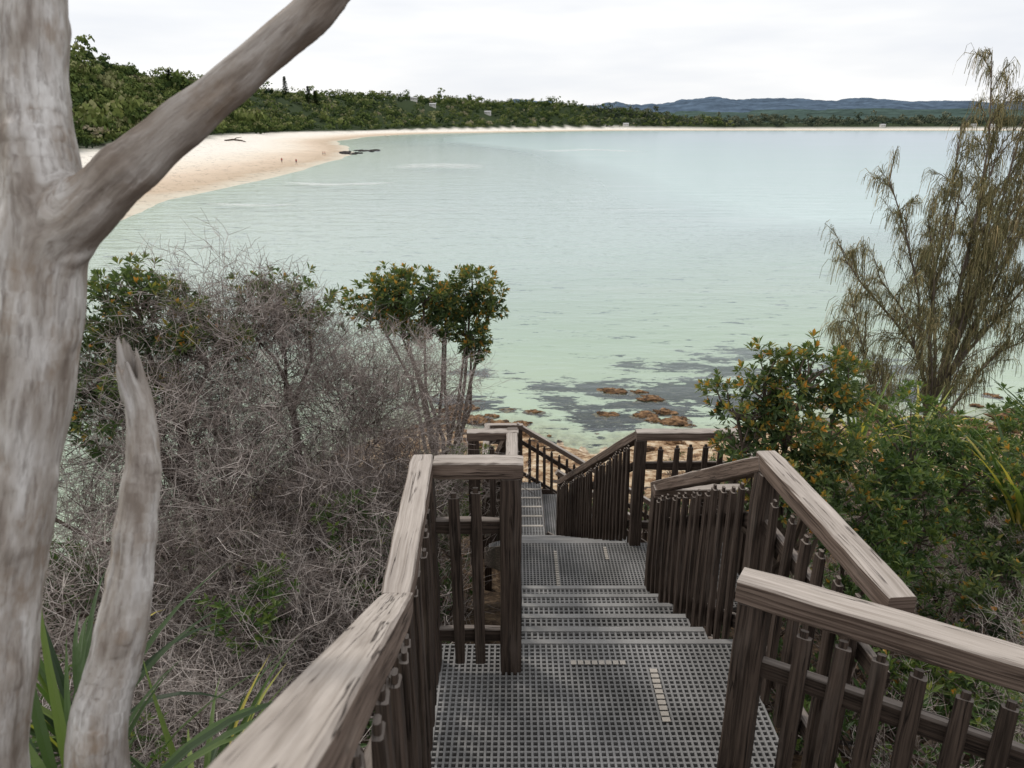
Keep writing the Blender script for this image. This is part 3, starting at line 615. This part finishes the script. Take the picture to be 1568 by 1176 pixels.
houses=[(-150,1210,.3),(-122,1215,.1),(-40,1300,-.3),(215,1480,.1),(700,1480,.2),(870,1478,-.1),(905,1478,.0),(-330,640,.4),(-300,560,.2)]
def forest(name,region,n,tm,mtl,cond,scale,sg=.28,sp=.2):
    x=np.random.uniform(region[0],region[1],n); y=np.random.uniform(region[2],region[3],n)
    h,d1,d2=terrain(x,y); k=cond(x,y,d1)
    for hx,hy,_ in houses: k&=~((np.abs(x-hx)<9)&(y>hy-70)&(y<hy+9))
    x=x[k];y=y[k];h=h[k]; pat=pn(x,y,.02,6)*.10+pn(x,y,.06,2)*.06; VV=[];TT=[]
    for i in range(len(x)):
        V,T=tm[np.random.randint(len(tm))]; s=scale(x[i],y[i])*np.exp(np.random.normal(0,sg)); an=np.random.uniform(0,6.28); c,sn=math.cos(an),math.sin(an)
        W=np.stack([(V[:,0]*c-V[:,1]*sn)*s,(V[:,0]*sn+V[:,1]*c)*s,V[:,2]*s*np.random.uniform(.8,1.4)],1)+[x[i],y[i],h[i]-.1*s]
        VV.append(W); TT.append(np.clip(T+pat[i]+np.random.normal(0,sp),0,.9) if np.random.rand()>.04 else np.clip(T+.5,0,1))
    VV=np.concatenate(VV);TT=np.concatenate(TT); F=np.arange(len(VV)).reshape(-1,4)
    addobj(name,npmesh(name,VV,F,TT),[mtl])
vis=lambda x,y:(x/y>-.78)&(x/y<.75)
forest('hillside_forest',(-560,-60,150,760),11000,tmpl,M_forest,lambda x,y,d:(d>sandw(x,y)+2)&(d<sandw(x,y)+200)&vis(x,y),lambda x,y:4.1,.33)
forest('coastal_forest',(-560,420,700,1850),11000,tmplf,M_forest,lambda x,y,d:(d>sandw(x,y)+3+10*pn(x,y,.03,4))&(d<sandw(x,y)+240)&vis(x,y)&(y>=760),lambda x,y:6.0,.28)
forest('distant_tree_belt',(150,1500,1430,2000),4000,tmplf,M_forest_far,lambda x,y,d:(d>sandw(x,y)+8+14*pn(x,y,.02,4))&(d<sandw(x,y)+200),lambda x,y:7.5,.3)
def hills(name,y0,xr,hf,col):
    nx=420; ny=14; xs=np.linspace(xr[0],xr[1],nx); co=[]
    for j in range(ny):
        g=j/(ny-1)
        for xx in xs: co.append((xx,y0+g*1400,5+hf(xx)*math.sin(g*math.pi*.5)*(1+.12*pn(xx,g*900,.004,5))))
    i=(np.arange(ny-1)[:,None]*nx+np.arange(nx-1)[None,:]).ravel()
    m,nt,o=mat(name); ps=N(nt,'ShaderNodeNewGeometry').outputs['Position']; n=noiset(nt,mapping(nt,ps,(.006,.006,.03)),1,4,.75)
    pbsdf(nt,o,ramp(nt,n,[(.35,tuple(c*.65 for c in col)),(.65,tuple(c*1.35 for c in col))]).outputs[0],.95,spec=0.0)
    addobj(name,npmesh(name,np.array(co),np.stack([i,i+1,i+nx+1,i+nx],1),smooth=True),[m])
def hf1(x):
    f=np.interp(x,[-1200,-400,0,500,900,1500,2100,2700,3300,4500],[112,138,150,128,140,168,168,150,145,130])
    return f+7*math.sin(x*.011)+4*math.sin(x*.027+1)+3*math.sin(x*.06)+2*math.sin(x*.13)+1.5*math.sin(x*.31)
def hf2(x): return np.interp(x,[-1500,0,800,1800,2600,4000],[60,66,55,66,60,55])+5*math.sin(x*.017)+3*math.sin(x*.04)+2*math.sin(x*.09)+1.5*math.sin(x*.23)
hills('distant_hills',4200,(-1800,4800),hf1,(.085,.12,.165))  # bluish base colour stands in for atmospheric haze
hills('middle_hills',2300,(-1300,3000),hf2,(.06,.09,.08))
def pm(name,col,r=.7):
    m,nt,o=mat(name); n=noiset(nt,N(nt,'ShaderNodeTexCoord').outputs['Object'],2,4); pbsdf(nt,o,mixc(nt,n,tuple(c*.8 for c in col),col),r); return m
MW=pm('painted_wall',(.68,.66,.62)); MR=pm('metal_roof',(.5,.5,.51)); MG=pm('window_glass',(.05,.06,.07),.2)
for hx,hy,ro in houses:
    e=D.objects.new('beach_house',None); S.collection.objects.link(e); e.location=(hx,hy,gz(hx,hy)+1.0); e.rotation_euler=(0,0,ro); e.scale=(.62,.62,.55)
    b=MB(); b.box(-8,8,-4,4,-6,5.5); addobj('walls',b.mesh('w'),[MW],e)
    b=MB(); v=[(-8.8,-4.8,5.45),(8.8,-4.8,5.45),(8.8,4.8,5.45),(-8.8,4.8,5.45),(-8.8,0,8),(8.8,0,8)]; b.v=[Vector(p) for p in v]
    for f in ((0,1,5,4),(2,3,4,5),(0,4,3),(1,2,5),(3,2,1,0)): b.face(f)
    addobj('roof',b.mesh('r'),[MR],e)
    b=MB()
    for k in range(4): b.box(-6.5+k*3.6,-4.6+k*3.6,-4.06,-3.9,3,4.6)
    for k in (0,1,3): b.box(-6.5+k*3.6,-4.6+k*3.6,-4.06,-3.9,.3,1.9)
    addobj('windows',b.mesh('wi'),[MG],e)
    b=MB(); b.box(.9,2.0,-4.06,-3.9,-.1,2.1); addobj('door',b.mesh('d'),[MR],e)
for (x,y,hh) in [(-268,940,27),(-244,950,24),(-238,958,21),(-300,700,20)]:
    b=MB(); z0=gz(x,y); b.tube([Vector((x,y,z0)),Vector((x,y,z0+hh))],[.5,.08],6,m=1,t=.3)
    for k in range(22):
        f=.22+.78*k/22; r=(1-f)*5.5+.6
        for j in range(7):
            an=U(0,6.28); d=Vector((math.cos(an),math.sin(an),.12)); p=Vector((x,y,z0+hh*f))
            for g in range(5):
                q=p+d*r*(g+1)/5; b.leaf(q-d*.8,(d+rvec()*.5).normalized(),Vector((0,0,1)),1.9,1.2,U(.0,.3))
    addobj('norfolk_pine',b.mesh('pine'),[M_forest,M_bark])
# ------------------------------------------------------------ people on the beach
m,nt,o=mat('beachgoer'); g=N(nt,'ShaderNodeTexCoord').outputs['Object']; sx=N(nt,'ShaderNodeSeparateXYZ'); L(nt,g,sx.inputs[0])
r=ramp(nt,mth(nt,'DIVIDE',sx.outputs[2],1.8),[(0,(.4,.24,.17)),(.28,(.05,.06,.1)),(.52,(.35,.08,.07)),(.82,(.42,.26,.19)),(.93,(.05,.03,.02))]); r.color_ramp.interpolation='CONSTANT'
pbsdf(nt,o,r.outputs[0],.8); M_per=m
def person(x,y,rot,stride=.12):
    me=D.meshes.new('beach_walker')
    v=[(0,0,.93),(0,0,1.15),(0,0,1.40),(0,.0,1.50),(0,.01,1.6),(0,.01,1.72),
       (.10,0,.88),(.11,stride,.48),(.11,stride*1.2,.08),(.11,stride*1.2+.14,.03),
       (-.10,0,.88),(-.11,-stride*.5,.48),(-.11,-stride*1.6,.08),(-.11,-stride*1.6+.14,.03),
       (.19,0,1.40),(.24,-.06,1.13),(.23,.04,.88),(.22,.07,.78),(-.19,0,1.40),(-.24,.06,1.13),(-.23,.12,.9),(-.22,.15,.80)]
    e=[(0,1),(1,2),(2,3),(3,4),(4,5),(0,6),(6,7),(7,8),(8,9),(0,10),(10,11),(11,12),(12,13),(2,14),(14,15),(15,16),(16,17),(2,18),(18,19),(19,20),(20,21)]
    rd=[.14,.125,.14,.055,.09,.08,.09,.06,.04,.03,.09,.06,.04,.03,.055,.042,.032,.025,.055,.042,.032,.025]
    me.from_pydata(v,e,[]); ob=addobj('beach_walker',me,[M_per]); ob.modifiers.new('s','SKIN')
    for i,sv in enumerate(me.skin_vertices[0].data): sv.radius=(rd[i],rd[i]); sv.use_root=(i==0)
    ob.modifiers.new('ss','SUBSURF').render_levels=1
    ob.location=(x,y,max(0,gz(x,y))+.0); ob.rotation_euler=(0,0,rot)
for p in [(-71,238,.5),(-72.5,300,2.0),(-73.5,301,2.1),(-112,700,1),(-121,745,0),(-117,760,2),(-113,768,1),(-20,1160,1),(-66,236,3)]: person(*p)
# ------------------------------------------------------------ sky + sun
el=math.radians(52); az=math.radians(-50)
W=D.worlds.new('World'); S.world=W; W.use_nodes=True; nt=W.node_tree; nt.nodes.clear()
o=N(nt,'ShaderNodeOutputWorld'); bg=N(nt,'ShaderNodeBackground'); bg.inputs[1].default_value=.125
sk=N(nt,'ShaderNodeTexSky',sky_type='NISHITA'); sk.sun_disc=False; sk.sun_elevation=el; sk.sun_rotation=az
tc=N(nt,'ShaderNodeTexCoord').outputs['Generated']
n=noiset(nt,mapping(nt,tc,(1.6,1.6,9)),1.6,4,.55)
cl=ramp(nt,n,[(.32,(.80,.82,.865)),(.5,(.90,.905,.92)),(.62,(.985,.98,.975))]).outputs[0]
vm=N(nt,'ShaderNodeVectorMath',operation='SCALE'); L(nt,cl,vm.inputs[0]); vm.inputs['Scale'].default_value=8.8
mx=mixc(nt,.94,sk.outputs[0],vm.outputs[0]); L(nt,mx,bg.inputs[0]); L(nt,bg.outputs[0],o.inputs[0])
sl=D.lights.new('sun','SUN'); sl.energy=1.5; sl.angle=math.radians(10); sl.color=(1,.93,.84)
so=D.objects.new('sun',sl); S.collection.objects.link(so)
dirv=Vector((math.sin(az)*math.cos(el),math.cos(az)*math.cos(el),math.sin(el))); so.rotation_euler=dirv.to_track_quat('Z','Y').to_euler(); so.location=(0,0,60)
# ------------------------------------------------------------ camera
cd=D.cameras.new('camera'); cd.sensor_width=36; cd.lens=26; cd.clip_start=.05; cd.clip_end=30000
cd.dof.use_dof=True; cd.dof.focus_distance=5.0; cd.dof.aperture_fstop=7.0
co=D.objects.new('camera',cd); S.collection.objects.link(co); co.location=(0,0,CZ); co.rotation_euler=(math.radians(90-19.4),0,0)
S.camera=co
S.view_settings.view_transform='Standard'; S.view_settings.look='None'; S.view_settings.exposure=0
